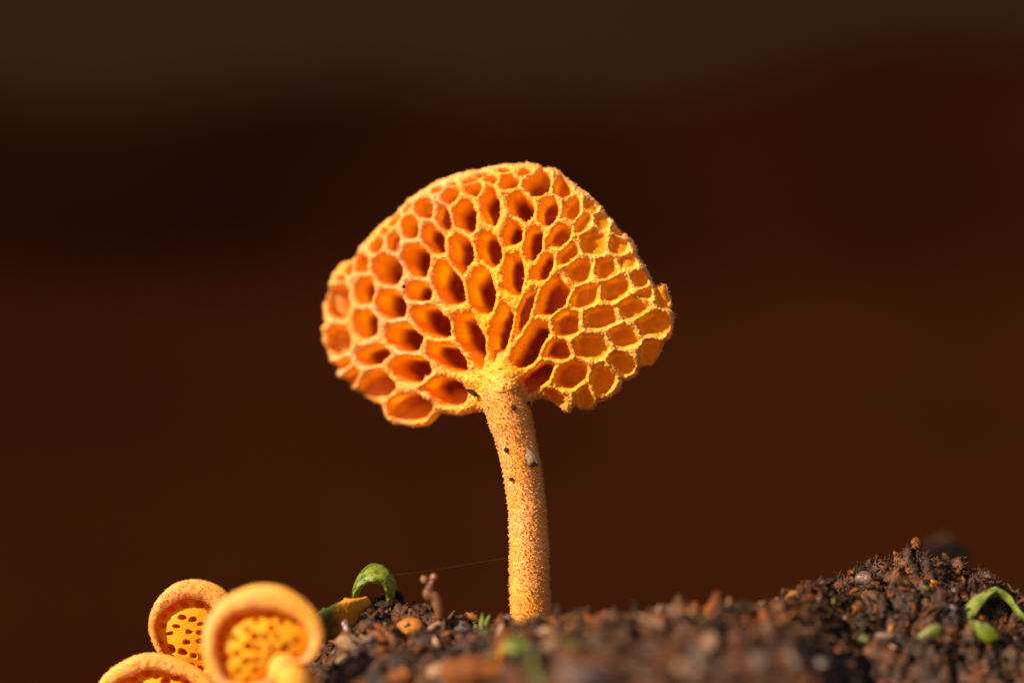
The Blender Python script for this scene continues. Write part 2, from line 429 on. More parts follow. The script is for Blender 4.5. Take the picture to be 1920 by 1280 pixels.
OUTLINE = [(938, 762), (915, 768), (892, 768), (862, 776), (828, 773), (814, 782), (806, 793), (786, 798), (765, 795), (738, 789), (725, 776), (722, 760), (714, 754), (700, 750), (680, 737), (668, 728),
           (650, 713), (636, 697), (627, 675), (617, 660), (610, 637), (609, 614), (616, 606), (612, 580), (614, 553), (620, 533), (633, 514), (646, 496), (663, 486), (680, 468),
           (700, 446), (713, 430), (740, 405), (770, 376), (800, 356), (830, 341), (860, 329), (900, 321), (940, 314), (985, 310), (1010, 312), (1020, 319), (1040, 319), (1060, 334),
           (1085, 354), (1110, 374), (1128, 391), (1141, 409), (1156, 425), (1176, 446), (1190, 463), (1196, 480), (1208, 496), (1217, 516), (1228, 536), (1233, 534), (1246, 532), (1253, 550), (1259, 572),
           (1255, 577), (1262, 590), (1259, 618), (1255, 632), (1244, 640), (1240, 655), (1224, 681), (1210, 685), (1198, 688), (1191, 702), (1176, 710), (1166, 713), (1160, 730), (1138, 746), (1119, 752), (1114, 762), (1090, 766),
           (1077, 757), (1067, 772), (1052, 763), (1032, 749), (1015, 744), (999, 748), (985, 760)]

def in_poly(X, Y, P):
    inside = np.zeros(X.shape, bool)
    x0, y0 = P[:, 0], P[:, 1]; x1, y1 = np.roll(x0, -1), np.roll(y0, -1)
    for a, b, c, d in zip(x0, y0, x1, y1):
        if b == d:
            continue
        inside ^= ((Y < b) != (Y < d)) & (X < (c - a) * (Y - b) / (d - b) + a)
    return inside

def surface_y(X, Y):
    """depth of the domed pore face"""
    x = (X - 960) / 100; z = (640 - Y) / 100
    dx = x - 1.25; dz = z - 0.35
    y = np.where(dx < 0, 0.100, 0.0) * dx ** 2 + np.where(dz > 0, 0.085, 0.07) * dz ** 2 - 0.22
    y = y + 0.05 * lattice_noise(X / 60.0, Y / 60.0, 21)
    y = y - 0.36 * np.exp(-((X - 944) / 40.0) ** 2) * smoothstep(640, 735, Y)
    return y

def pt(X, Y, y):
    s = (DIST + y) / DIST
    return np.stack([(X - 960) / 100 * s, y, (640 - Y) / 100 * s], -1)

def build_main_fungus():
    root = empty('pore_fungus', W(997, 1175, 0.15))
    tag(root, 'tall orange pore fungus with a wide honeycombed fan cap on a single upright stem', 'fungus')
    O = catmull(OUTLINE + OUTLINE[:1], 8)[:-1]
    O = O + 0.9 * np.stack([lattice_noise(np.arange(len(O)) / 3.1, 0 * O[:, 0], 31), lattice_noise(np.arange(len(O)) / 3.1, 9 + 0 * O[:, 0], 32)], 1)
    h = 1.55
    xs = np.arange(602, 1270, h); ys = np.arange(303, 806, h)
    X, Y = np.meshgrid(xs, ys)
    ok = in_poly(X, Y, O)
    q = ok[:-1, :-1] & ok[1:, :-1] & ok[:-1, 1:] & ok[1:, 1:]
    idx = np.arange(X.size).reshape(X.shape)
    Q = np.stack([idx[:-1, :-1][q], idx[1:, :-1][q], idx[1:, 1:][q], idx[:-1, 1:][q]], 1)   # facing the camera
    used, inv = np.unique(Q, return_inverse=True)
    F = inv.reshape(-1, 4)
    X = X.ravel()[used].copy(); Y = Y.ravel()[used].copy()
    # rim edges
    E = np.concatenate([F[:, [k, (k + 1) % 4]] for k in range(4)])
    key = np.sort(E, 1); key = key[:, 0].astype(np.int64) * len(X) + key[:, 1]
    u, first, cnt = np.unique(key, return_index=True, return_counts=True)
    rim = E[first[cnt == 1]]
    rv = np.unique(rim)
    d2 = (X[rv, None] - O[None, :, 0]) ** 2 + (Y[rv, None] - O[None, :, 1]) ** 2
    near = O[d2.argmin(1)]
    X[rv], Y[rv] = near[:, 0], near[:, 1]
    de = np.empty(len(X))
    for s in range(0, len(X), 8000):
        de[s:s + 8000] = np.sqrt(((X[s:s + 8000, None] - O[None, :, 0]) ** 2 + (Y[s:s + 8000, None] - O[None, :, 1]) ** 2).min(1))
    y0 = surface_y(X, Y)
    e = 2.0
    gx = (surface_y(X + e, Y) - surface_y(X - e, Y)) / (2 * e / 100)
    gz = -(surface_y(X, Y + e) - surface_y(X, Y - e)) / (2 * e / 100)
    N0 = np.stack([gx, -np.ones_like(gx), gz], 1); N0 /= np.linalg.norm(N0, axis=1, keepdims=True)
    ids, t = pore_field(X, Y, CELLS, grow=0.2, gap=4.6)
    stemz = smoothstep(0.9, 0.35, np.sqrt(((X - 944) / 55.0) ** 2 + ((Y - 735) / 55.0) ** 2))
    cb = np.array([c[3] for c in CELLS]); ccx = np.array([c[0] for c in CELLS]); ccy = np.array([c[1] for c in CELLS])
    deep = 0.041 * cb * (1 - 0.80 * smoothstep(970, 1110, ccx)) * (1 - 0.25 * smoothstep(720, 640, ccx))
    deep = np.where(cb < 12, np.minimum(deep, 0.20), deep)
    for (sx, sy, f) in ((831, 410, 0.55), (988, 579, 0.6), (1113, 457, 0.55), (1158, 461, 0.5), (1129, 414, 0.5), (1175, 493, 0.5), (1066, 475, 0.75)):
        k = np.argmin((ccx - sx) ** 2 + (ccy - sy) ** 2); deep[k] *= f
    deep = np.minimum(deep, 1.3)
    thick = 1.35 * (1 - np.exp(-de / 24.0)) + 0.10
    w = np.maximum(3.2, 0.44 * cb[ids])
    tt = np.clip((t + 0.8) / w, 0, 1)
    prof = 0.93 * (1 - (1 - tt) ** 2.6) + 0.07 * np.clip(t / np.maximum(cb[ids], 1), 0, 1)
    depth = np.minimum(deep[ids] * prof, thick - 0.06)
    depth = np.where(t > -0.8, depth, 0)
    depth = depth * (1 + 0.07 * lattice_noise(X / 8.0, Y / 8.0, 41))
    ridge = 0.115 * (1 - np.exp(-np.clip(-t, 0, 30) / 4.5))            # rounded ridge crowns
    ridge = ridge + 0.020 * lattice_noise(X / 3.4, Y / 3.4, 51) * (t < 1) + 0.03 * lattice_noise(X / 14.0, Y / 14.0, 52)
    roll = 0.20 * np.exp(-(de / 5.0))
    P0 = pt(X, Y, y0)
    AX = 0.35 * N0 + 0.65 * np.array([-0.20, -0.97, 0.10]); AX /= np.linalg.norm(AX, axis=1, keepdims=True)   # the wells lean up and to one side
    V = P0 + N0 * ridge[:, None] - AX * depth[:, None]
    V[:, 1] += roll
    frost = smoothstep(2.0, -2.5, t) * (0.14 + 0.86 * smoothstep(940, 690, X) + 0.25 * smoothstep(1010, 1120, X) + 0.25 * smoothstep(480, 380, Y)) * (1 - 0.2 * stemz) + 0.35 * stemz
    frost = np.clip(frost + 0.8 * np.exp(-de / 3.0), 0, 1)
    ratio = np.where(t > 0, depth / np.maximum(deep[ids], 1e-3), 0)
    keep = np.maximum(0.95 * smoothstep(1010, 1110, X), 0.6 * smoothstep(45, 15, de))
    thin = 1 - smoothstep(0.45, 0.90, ratio) * (1 - keep) * 0.92
    thin = (0.30 + 0.70 * smoothstep(-1.0, 2.0, t)) * thin * (1 - 0.6 * stemz)
    thin = thin * (1 - 0.35 * smoothstep(1000, 1110, X))
    floor_shade = smoothstep(0.55, 0.95, ratio) * (1 - keep) * (t > 0)  # shade of the deep pore floors, painted into the colour by depth
    N = vnormals(V, F)
    # faces to pores
    fid = ids[F]; ft = t[F]
    inside = (ft > 0.6).all(1) & (fid == fid[:, :1]).all(1)
    A = {'frost': frost}
    # back skin with its own vertices, joined to the rim by an edge band
    back = P0 - N0 * thick[:, None] + 0.02 * lattice_noise(X / 20.0, Y / 20.0, 61)[:, None]
    back[:, 1] += roll
    n = len(X)
    cap_f = F[~inside]
    b1 = np.where(np.ones(n, bool), 0, 0)
    rmap = {int(v): n + k for k, v in enumerate(rv)}
    midp = 0.5 * (V[rv] + back[rv])
    cen = np.array([W(940, 570, 0.4)]); out = midp - cen; out[:, 1] = 0
    out /= np.linalg.norm(out, axis=1, keepdims=True)
    midp += out * 0.025
    rmap2 = {int(v): n + len(rv) + k for k, v in enumerate(rv)}
    allV = np.vstack([V, midp, back[rv]])
    band = []
    for a, b in rim:
        a, b = int(a), int(b)
        band.append((b, a, rmap[a], rmap[b])); band.append((rmap[b], rmap[a], rmap2[a], rmap2[b]))
    capF = np.vstack([cap_f, np.array(band)])
    fullF = np.vstack([F, np.array(band)])
    allN = vnormals(allV, fullF)
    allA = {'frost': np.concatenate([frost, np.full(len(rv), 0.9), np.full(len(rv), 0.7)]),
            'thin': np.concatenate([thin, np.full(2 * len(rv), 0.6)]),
            'floor_shade': np.concatenate([floor_shade, np.zeros(2 * len(rv))])}
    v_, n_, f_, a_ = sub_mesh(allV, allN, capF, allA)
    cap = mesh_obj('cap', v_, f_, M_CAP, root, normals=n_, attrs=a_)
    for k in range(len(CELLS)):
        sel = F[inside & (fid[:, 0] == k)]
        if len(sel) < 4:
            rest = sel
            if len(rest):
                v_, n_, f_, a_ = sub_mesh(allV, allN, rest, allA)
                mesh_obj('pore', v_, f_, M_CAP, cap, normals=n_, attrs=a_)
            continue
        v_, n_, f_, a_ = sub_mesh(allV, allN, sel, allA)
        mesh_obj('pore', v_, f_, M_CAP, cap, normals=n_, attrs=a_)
    bf = F[:, ::-1]
    mesh_obj('upper_skin', back, bf, M_CAP, cap, attrs={'frost': np.full(n, 0.5), 'thin': np.full(n, 0.35), 'floor_shade': np.zeros(n)})
    # powdery granules on the ridges, the pore lips and the rim
    area = np.ones(n) * (t < 1.2)
    pick = rng.choice(n, 19000, p=(area * (0.35 + frost)) / (area * (0.35 + frost)).sum())
    gp = V[pick] + rng.normal(0, 0.006, (len(pick), 3)); gn = N[pick]
    rp = rng.choice(len(rv), 1900)
    gp = np.vstack([gp, midp[rp] + rng.normal(0, 0.012, (1900, 3))]); gn = np.vstack([gn, out[rp]])
    gv, gf = spikes(gp, gn, (0.006, 0.030), (0.006, 0.014), 3, lean=0.55)
    gfr = np.repeat(np.concatenate([frost[pick], np.ones(1900)]) * rng.uniform(0.4, 1, len(gp)), 7)
    mesh_obj('granules', gv, gf, M_GRAIN, cap, attrs={'frost': gfr}, kind='stuff')
    # stem
    S = [(938, 668, 0.42, 26), (940, 700, 0.22, 36), (946, 735, 0.08, 41), (954, 775, 0.02, 39.5), (968, 828, 0.0, 35.5), (980, 888, 0.0, 34), (988, 950, 0.02, 33.5),
         (992, 1020, 0.05, 35), (993, 1095, 0.1, 36), (997, 1165, 0.15, 37), (1002, 1240, 0.2, 40)]
    pts = [W(a, b, c) for a, b, c, r in S]; rr = [r / 100 for a, b, c, r in S]
    sv, sf = tube(pts, rr, rr, (0, 1, 0), n=72, bump=0.018, seed=4, per=22)
    st = mesh_obj('stem', sv, sf, M_STEM, root, attrs={'frost': np.clip(0.35 + 0.65 * smoothstep(-0.8, -1.8, sv[:, 2]) * smoothstep(-5.4, -3.2, sv[:, 2]) + 0.0 * sv[:, 2], 0, 1)})
    quads = np.array([f for f in sf if len(f) == 4])
    sn = vnormals(sv, quads)
    m = len(sv) - 2
    pool = np.arange(m)[(sv[:m, 2] < -0.85) & (sv[:m, 2] > -5.5)]
    pick = rng.choice(pool, 15000)
    bp = sv[pick] + rng.normal(0, 0.012, (len(pick), 3))
    bv, bf = spikes(bp, sn[pick], (0.010, 0.042), (0.006, 0.013), 8, lean=0.45)
    fr = np.repeat(np.clip(0.25 + rng.uniform(0, 0.8, len(pick)), 0, 1), 7)
    mesh_obj('bristles', bv, bf, M_GRAIN, st, attrs={'frost': fr}, kind='stuff')
    return root

build_main_fungus()

# ------------------------------------------------------------------ small fungi with in-rolled rims
def build_small(label, centre, depth, radii, widths, tilt, dish, pore_spec, stem_pts, fuzz, pore_seed):
    cx, cy = centre
    base = W(cx, cy + 90, depth + 0.8)
    root = empty('pore_fungus', base)
    tag(root, label, 'fungus')
    nth = 320
    th = np.arange(nth) * 2 * math.pi / nth
    def per(tab):
        a = np.array([q[0] for q in tab], float); v = np.array([q[1] for q in tab], float)
        o = np.argsort(a); a, v = a[o], v[o]
        a = np.concatenate([a - 360, a, a + 360]); v = np.concatenate([v, v, v])
        return np.interp(np.degrees(th), a, v)
    def soft(v, k=9):
        ker = np.hanning(2 * k + 1); ker /= ker.sum()
        return np.convolve(np.concatenate([v[-k:], v, v[:k]]), ker, 'valid')
    R = soft(per(radii)); Wd = soft(per(widths))
    Ri = R - Wd
    rows = []; part = []; nf = 64
    for k in range(nf):                                         # pore face, from its middle to under the rim
        f = (k + 0.15) / (nf - 1) * 1.06
        rows.append((Ri * f, dish * (0.10 + 0.90 * f ** 2.4) * np.ones(nth))); part.append(0)
    for a in np.linspace(-20, 180, 26):                         # rolled rim
        c = math.radians(a)
        tube_r = Wd / 2
        rows.append((Ri + tube_r - tube_r * math.cos(c) * (1.0), 0.12 * dish - np.maximum(tube_r / 100 * 0.58, 0.06) * math.sin(c) * np.ones(nth))); part.append(1)
    for f in np.linspace(0.06, 1, 22):                          # outer skin round to the back
        rows.append((R * math.cos(f * math.pi / 2 * 0.98), 0.12 * dish + math.sin(f * math.pi / 2) * (dish + 0.40) * np.ones(nth))); part.append(2)
    rr = np.stack([r for r, y in rows]); yy = np.stack([y * np.ones(nth) for r, y in rows])
    X = cx + rr * np.cos(th); Y = cy - rr * np.sin(th)
    tx, tz = tilt
    y = depth + yy + tx * (X - cx) / 100 - tz * (Y - cy) / 100
    part = np.array(part)
    nr = len(rows)
    # pores
    r_ = np.random.default_rng(pore_seed)
    sp, a0, b0, hub, mode = pore_spec
    cells = []
    for iy in range(-14, 15):
        for ix in range(-14, 15):
            px = cx + (ix + 0.5 * (iy % 2)) * sp + r_.normal(0, 0.24 * sp); py = cy + iy * sp * 0.84 + r_.normal(0, 0.20 * sp)
            an = math.atan2(-(py - cy), px - cx) % (2 * math.pi)
            lim = np.interp(an, np.append(th, 2 * math.pi), np.append(Ri, Ri[0]))
            if math.hypot(px - cx, py - cy) > lim * 0.97:
                continue
            dh = math.hypot(px - hub[0], py - hub[1])
            if dh < 22:
                continue
            ang = math.degrees(math.atan2(py - hub[1], px - hub[0])) if mode == 'radial' else mode + r_.normal(0, 12)
            g = r_.uniform(0.65, 1.25)
            if any(math.hypot(px - q[0], py - q[1]) < sp * 0.92 for q in cells):
                continue
            cells.append((px, py, a0 * g, b0 * g * r_.uniform(0.9, 1.15), ang))
    V = pt(X, Y, y)
    fx, fy = X[:nf].copy(), Y[:nf].copy()
    ids, t = pore_field(fx, fy, cells, wob=0.8, seed=pore_seed, gap=3.6)
    cb = np.array([c[3] for c in cells])
    prof = 1 - (1 - np.clip((t + 0.5) / (0.6 * cb[ids]), 0, 1)) ** 2
    dep = np.where(t > -0.5, prof * 0.030 * cb[ids] * 2.3, 0)
    V[:nf, :, 1] += dep
    bumps = 0.010 * lattice_noise(th[None] * 9 + 0 * rr, rr / 9.0, pore_seed + 3)
    V[nf:, :, 1] -= bumps[nf:]
    frost = np.zeros((nr, nth))
    frost[part == 1] = 0.75; frost[part == 2] = 0.95
    frost[:nf] = 0.02
    full_t = np.full((nr, nth), -9.0); full_t[:nf] = t
    full_i = np.full((nr, nth), -1); full_i[:nf] = ids
    Vf = V.reshape(-1, 3)
    i = np.arange(nr - 1)[:, None] * nth; j = np.arange(nth)[None]; j2 = (j + 1) % nth
    F = np.stack([i + j, i + nth + j, i + nth + j2, i + j2], -1).reshape(-1, 4)
    N = vnormals(Vf, F)
    fid = full_i.ravel()[F]; ft = full_t.ravel()[F]
    inside = (ft > 0.3).all(1) & (fid == fid[:, :1]).all(1)
    row = (F[:, 0] // nth)
    A = {'frost': frost.ravel()}
    def put(name, sel, parent):
        v_, n_, f_, a_ = sub_mesh(Vf, N, sel, A)
        return mesh_obj(name, v_, f_, M_SMALL, parent, normals=n_, attrs=a_)
    face = put('pore_face', F[(row < nf) & ~inside], root)
    rim = put('rolled_rim', F[(row >= nf) & (row < nf + 26)], root)
    put('upper_skin', F[row >= nf + 26], root)
    for k in range(len(cells)):
        sel = F[inside & (fid[:, 0] == k)]
        if len(sel) >= 3:
            put('pore', sel, face)
        elif len(sel):
            put('pore', sel, face)
    # downy felt on the rim
    pool = np.arange(nf + 2, nf + 34)
    pr_ = r_.choice(pool, fuzz) * nth + r_.integers(0, nth, fuzz)
    bv, bf = spikes(Vf[pr_] + r_.normal(0, 0.008, (fuzz, 3)), N[pr_], (0.005, 0.020), (0.005, 0.009), pore_seed, lean=0.5)
    mesh_obj('down', bv, bf, M_GRAIN, rim, attrs={'frost': np.repeat(r_.uniform(0.3, 1.0, fuzz), 7)}, kind='stuff')
    if stem_pts:
        p = [W(a, b, c) for a, b, c, r in stem_pts]; q = [r / 100 for a, b, c, r in stem_pts]
        sv, sf = tube(p, q, q, (0, 1, 0), n=40, bump=0.03, seed=9, per=10)
        mesh_obj('stem', sv, sf, M_SMALL, root, attrs={'frost': np.full(len(sv), 0.3)})
    return root

build_small('small yellow fungus with rolled peach rim and short stem, overlapping the one behind it', (495, 1195), -3.2,
            [(0, 113), (18, 110), (50, 102), (90, 100), (123, 101), (156, 110), (182, 115), (207, 122), (225, 128), (250, 112), (275, 92), (300, 66), (316, 66), (332, 100), (357, 111)],
            [(0, 24), (30, 36), (60, 46), (90, 48), (123, 42), (156, 30), (182, 25), (207, 24), (250, 18), (290, 14), (315, 12), (334, 16)],
            (-0.02, 0.18), 0.25, (18.5, 8.6, 5.8, (520, 1235), 'radial'),
            [(514, 1228, -2.78, 16), (526, 1246, -2.96, 28), (540, 1266, -3.06, 35), (555, 1292, -3.12, 38), (575, 1345, -2.9, 40), (590, 1420, -2.5, 42)], 3500, 71)
build_small('small peach-rimmed fungus half hidden behind its stemmed neighbour, crisp dark pores', (348, 1172), 0.1,
            [(0, 95), (35, 100), (49, 97), (70, 90), (93, 84), (129, 73), (155, 69), (180, 69), (205, 68), (225, 72), (250, 88), (270, 100), (300, 105), (330, 100)],
            [(0, 26), (35, 40), (70, 38), (93, 34), (129, 27), (155, 17), (180, 12), (225, 9), (270, 10), (330, 14)],
            (0.10, 0.14), 0.20, (16.5, 7.2, 4.4, (430, 1230), 12), [(420, 1250, 0.8, 25), (440, 1310, 0.9, 28), (450, 1380, 1.0, 30)], 5200, 72)
build_small('low orange fungus showing its arched downy rim below the other two small caps', (288, 1312), -0.9,
            [(0, 124), (15, 118), (52, 92), (75, 88), (93, 89), (128, 92), (163, 108), (180, 112), (225, 100), (270, 95), (315, 110)],
            [(0, 30), (52, 32), (93, 31), (128, 33), (163, 28), (200, 20), (270, 16), (330, 20)],
            (0.0, 0.15), 0.20, (15.5, 7.2, 4.6, (300, 1330), 5), [(300, 1330, -0.5, 25), (320, 1400, -0.2, 28), (330, 1480, 0.0, 30)], 4200, 73)

# ------------------------------------------------------------------ specks and flake clinging to the large stem
def lump(name, c, r, mat, seed, squash=(1, 1, 1), sub=2, rough=0.35):
    import bmesh
    bm = bmesh.new()
    bmesh.ops.create_icosphere(bm, subdivisions=sub, radius=1.0)
    off = Vector((seed * 3.1, seed * 1.7, 0))
    for v in bm.verts:
        k = 1 + rough * noise.noise(v.co * 1.3 + off) + rough * 0.6 * noise.noise(v.co * 3.1 + off)
        v.co = Vector((v.co.x * squash[0], v.co.y * squash[1], v.co.z * squash[2])) * (k * r)
    me = bpy.data.meshes.new(name)
    bm.to_mesh(me); bm.free()
    me.materials.append(mat)
    me.polygons.foreach_set('use_smooth', [sub > 1] * len(me.polygons))
    o = bpy.data.objects.new(name, me)
    o.location = Vector([float(q) for q in c])
    COL.objects.link(o)
    return o

for k, (a, b, y, r, sq, lab) in enumerate([
        (963, 764, -0.38, 0.045, (1, 0.6, 1.1), 'black speck near the top of the large stem'),
        (949, 843, -0.33, 0.045, (0.9, 0.6, 1.0), 'dark round speck left of the brown flake on the large stem'),
        (959, 898, -0.31, 0.042, (1.1, 0.6, 0.9), 'lowest dark speck on the large stem'),
        (938, 692, -0.30, 0.032, (1.6, 0.6, 0.7), 'tiny dark grain where the ridges meet above the stem'),
        (917, 764, -0.18, 0.030, (1, 0.6, 1), 'tiny dark grain at the left edge of the stem top'),
        (991, 757, -0.10, 0.045, (0.9, 0.7, 1.2), 'dark grain in the angle between stem and cap'),
        (757, 537, 0.10, 0.03, (1, 0.6, 1.3), 'tiny dark grain on a ridge of the large cap')]):
    tag(lump('soil_speck', W(a, b, y), r, M_SPECK, k + 1, sq), lab, 'speck')
o = tag(lump('bark_splinter', W(886, 736, -0.02), 0.11, M_SPECK, 12, (1.2, 0.35, 0.45)), 'dark brown bark splinter lodged beside the stem under the large cap', 'splinter')
o.rotation_euler = (0, math.radians(28), 0)
o = tag(lump('bark_flake', W(995, 861, -0.33), 0.15, M_FLAKE, 15, (0.62, 0.35, 1.1), sub=3, rough=0.6), 'ragged brown flake stuck to the side of the large stem', 'flake')
o.rotation_euler = (0, math.radians(-25), 0)

# ------------------------------------------------------------------ plants and litter on the ground
def ribbon(name, pts, ra, rb, mat, label, cat, side=(0, 1, 0), seed=1, bump=0.08, group=None, n=24):
    v, f = tube([W(*p) for p in pts], ra, rb, side, n=n, bump=bump, seed=seed, per=8)
    return tag(mesh_obj(name, v, f, mat), label, cat, group)

ribbon('curled_leaf', [(664, 1150, 0.15), (668, 1108, 0.1), (680, 1084, 0.05), (700, 1074, 0.0), (721, 1082, 0.0), (732, 1102, 0.05), (730, 1148, 0.15)],
       [0.12, 0.26, 0.32, 0.33, 0.32, 0.27, 0.12], [0.04, 0.07, 0.10, 0.11, 0.12, 0.11, 0.06], M_GREEN,
       'wet green leaf curled into a small arch on the dark crumbs', 'leaf', (0.1, 0.9, 0.35), 3, 0.12)
yl = ribbon('yellowing_leaf', [(580, 1200, -0.9), (606, 1180, -0.8), (636, 1165, -0.7), (668, 1146, -0.6), (692, 1126, -0.5)],
       [0.14, 0.36, 0.38, 0.34, 0.12], [0.04, 0.09, 0.10, 0.09, 0.05], M_YELLOWING,
       'yellow and green leaf scrap wedged between small fungus and green arch', 'leaf', (0.25, -0.25, 0.95), 5, 0.12)
a_ = yl.data.attributes.new('age', 'FLOAT', 'POINT')
a_.data.foreach_set('value', np.array([min(1.0, max(0.0, (v.co.x + 3.45) / 0.5)) for v in yl.data.vertices], dtype=np.float32))
st = empty('capped_stalk', W(818, 1150, -1.4))
tag(st, 'tiny twisted amber stalk with two bead heads beside the large stem', 'slime mould')
v, f = tube([W(*p) for p in [(824, 1160, -1.4), (822, 1140, -1.4), (815, 1122, -1.4), (803, 1112, -1.4), (806, 1098, -1.4), (800, 1090, -1.4)]], [0.06, 0.08, 0.10, 0.11, 0.06, 0.04], [0.06, 0.08, 0.10, 0.10, 0.06, 0.04], n=16, bump=0.15, seed=2)
mesh_obj('stalk', v, f, M_STALK, st)
for a, b in ((796, 1086), (813, 1082)):
    h = lump('bead_head', (0, 0, 0), 0.075, M_STALK, a)
    h.location = Vector([float(c) for c in W(a, b, -1.4)]); h.parent = st; h.matrix_parent_inverse = st.matrix_world.inverted()
v, f = tube([W(*p) for p in [(806, 1098, -1.4), (810, 1090, -1.4), (813, 1083, -1.4)]], [0.045, 0.035, 0.03], [0.045, 0.035, 0.03], n=12)
mesh_obj('side_branch', v, f, M_STALK, st)
sp = empty('moss_sprout', W(905, 1180, -1.2))
tag(sp, 'tiny green two-bladed moss sprout at the foot of the large stem', 'moss')
for p in ([(900, 1185, -1.2), (904, 1165, -1.2), (905, 1148, -1.2)], [(906, 1185, -1.2), (914, 1166, -1.2), (918, 1152, -1.2)], [(898, 1186, -1.2), (893, 1176, -1.2), (890, 1170, -1.2)]):
    v, f = tube([W(*q) for q in p], [0.05, 0.05, 0.008], [0.02, 0.02, 0.006], (1, 0, 0), n=10)
    mesh_obj('blade', v, f, M_GREEN, sp)
ribbon('green_leaf', [(940, 1216, -4.2), (958, 1211, -4.2), (980, 1214, -4.2), (1004, 1222, -4.2)], [0.05, 0.22, 0.22, 0.05], [0.04, 0.10, 0.10, 0.04], M_GREEN,
       'small flat green leaf on the crumbs below the large stem', 'leaf', (0, 0.8, 0.4), 8)
lv = empty('liverwort', W(1845, 1160, -0.7))
tag(lv, 'pale green liverwort strap arching down the dark mound', 'liverwort')
for nm, p, ra, rb, mt in (
        ('strap', [(1812, 1170, -1.5), (1818, 1146, -1.3), (1832, 1126, -1.1), (1852, 1112, -0.95), (1868, 1103, -0.85)], [0.10, 0.15, 0.17, 0.15, 0.10], [0.04, 0.05, 0.05, 0.05, 0.04], M_PALEGREEN),
        ('strap', [(1845, 1116, -1.0), (1870, 1111, -0.95), (1892, 1123, -1.0), (1908, 1146, -1.15), (1926, 1162, -1.3)], [0.10, 0.09, 0.075, 0.07, 0.05], [0.03] * 5, M_GREEN),
        ('lobe', [(1818, 1168, -1.75), (1832, 1180, -1.9), (1852, 1190, -2.0), (1874, 1196, -2.0)], [0.08, 0.17, 0.18, 0.06], [0.02, 0.03, 0.03, 0.02], M_GREEN)):
    v, f = tube([W(*q) for q in p], ra, rb, (0.9, -0.2, 0.3) if p[0][0] == 1812 else (0.15, -0.35, 0.92), n=20, bump=0.12, seed=len(p), per=8)
    mesh_obj(nm, v, f, mt, lv)
ribbon('green_leaf', [(1722, 1196, -2.3), (1738, 1188, -2.3), (1754, 1180, -2.3), (1764, 1174, -2.3)], [0.04, 0.08, 0.11, 0.05], [0.03, 0.05, 0.05, 0.03], M_PALEGREEN,
       'short pale green leaf tip lying on the rusty slope of the mound', 'leaf', (0.3, 0, 0.9), 6)
tag(lump('bark_stub', W(1765, 1062, 6.0), 0.75, CRUMB_MATS[1], 33, (0.75, 0.5, 0.75), sub=3), 'blurred brown bark stub standing behind the peak of the mound', 'bark')
sv, sf = tube([W(*p) for p in [(700, 1077, 0.1), (770, 1074, 0.1), (860, 1060, 0.1), (957, 1044, 0.1)]], [0.0005] * 4, [0.0005] * 4, n=6, caps=False)
tag(mesh_obj('spider_thread', sv, np.array(sf), m_silk), 'faint spider thread from the green arch to the large stem', 'thread')

# larger crumbs, each a thing of its own
def on_ground(X, Y, dmin, dmax):
    """the depth at which the line of sight through X, Y meets the ground"""
    for y in np.arange(dmin, dmax, 0.06):
        p = W(X, Y, y)
        if p[2] <= ground_z(p[0], p[1]):
            return p
    return None
NAMED = [
    (772, 1180, 0.24, 6, (1.2, 0.8, 0.8), 'orange wood crumb in the hollow left of the large stem'),
    (905, 1266, 0.55, 2, (1.5, 0.8, 0.55), 'wide rusty orange bark piece on the front slope below the large stem'),
    (825, 1262, 0.26, 3, (1, 1, 0.8), 'pinkish tan crumb beside the wide rusty orange bark piece'),
    (750, 1270, 0.24, 2, (1.2, 1, 0.6), 'rusty red crumb left of the pinkish tan crumb'),
    (900, 1273, 0.17, 3, (1, 1, 1), 'cream crumb on top of the wide rusty orange bark piece'),
    (1310, 1255, 0.15, 5, (1, 1, 1), 'pale grey wet crumb on the front slope'),
    (695, 1147, 0.13, 0, (1.1, 0.8, 0.8), 'glossy black crumb under the green leaf arch'),
    (725, 1136, 0.17, 0, (1.3, 0.8, 0.7), 'black crumb under the right foot of the green leaf arch'),
    (672, 1122, 0.11, 3, (1.0, 0.8, 0.9), 'pale crumb at the tip of the yellowing leaf'),
    (722, 1022, 0.0, 2, (1, 1, 1), ''),
    (1622, 1085, 0.17, 5, (1.1, 0.8, 0.8), 'mauve crumb below the rusty edge of the mound'),
    (1718, 1022, 0.13, 2, (0.9, 0.8, 1.2), 'rusty crumb standing on the peak of the mound'),
    (1662, 1192, 0.13, 5, (1.7, 0.7, 0.7), 'pale grey chip beside the short pale green leaf tip'),
    (1835, 1046, 0.0, 0, (1, 1, 1), ''),
    (640, 1128, 0.16, 2, (1.8, 0.7, 0.6), 'rusty bark chip above the yellowing leaf'),
    (1620, 1204, 0.13, 4, (0.9, 0.8, 1.3), 'olive crumb on the slope below the mound'),
    (595, 1118, 0.12, 4, (1.1, 0.8, 1.0), 'olive crumb beside the rim of the stemmed small fungus'),
]
for k, (X, Y, r, m, sq, lab) in enumerate(NAMED):
    if not lab:
        continue
    p = on_ground(X, Y, -8, 1.5)
    if p is None:
        p = W(X, Y, 0.0); p[2] = ground_z(p[0], 0.0) + r * 0.4
    tag(lump('wood_crumb', p, r, CRUMB_MATS[m], 50 + k, sq), lab, 'crumb')

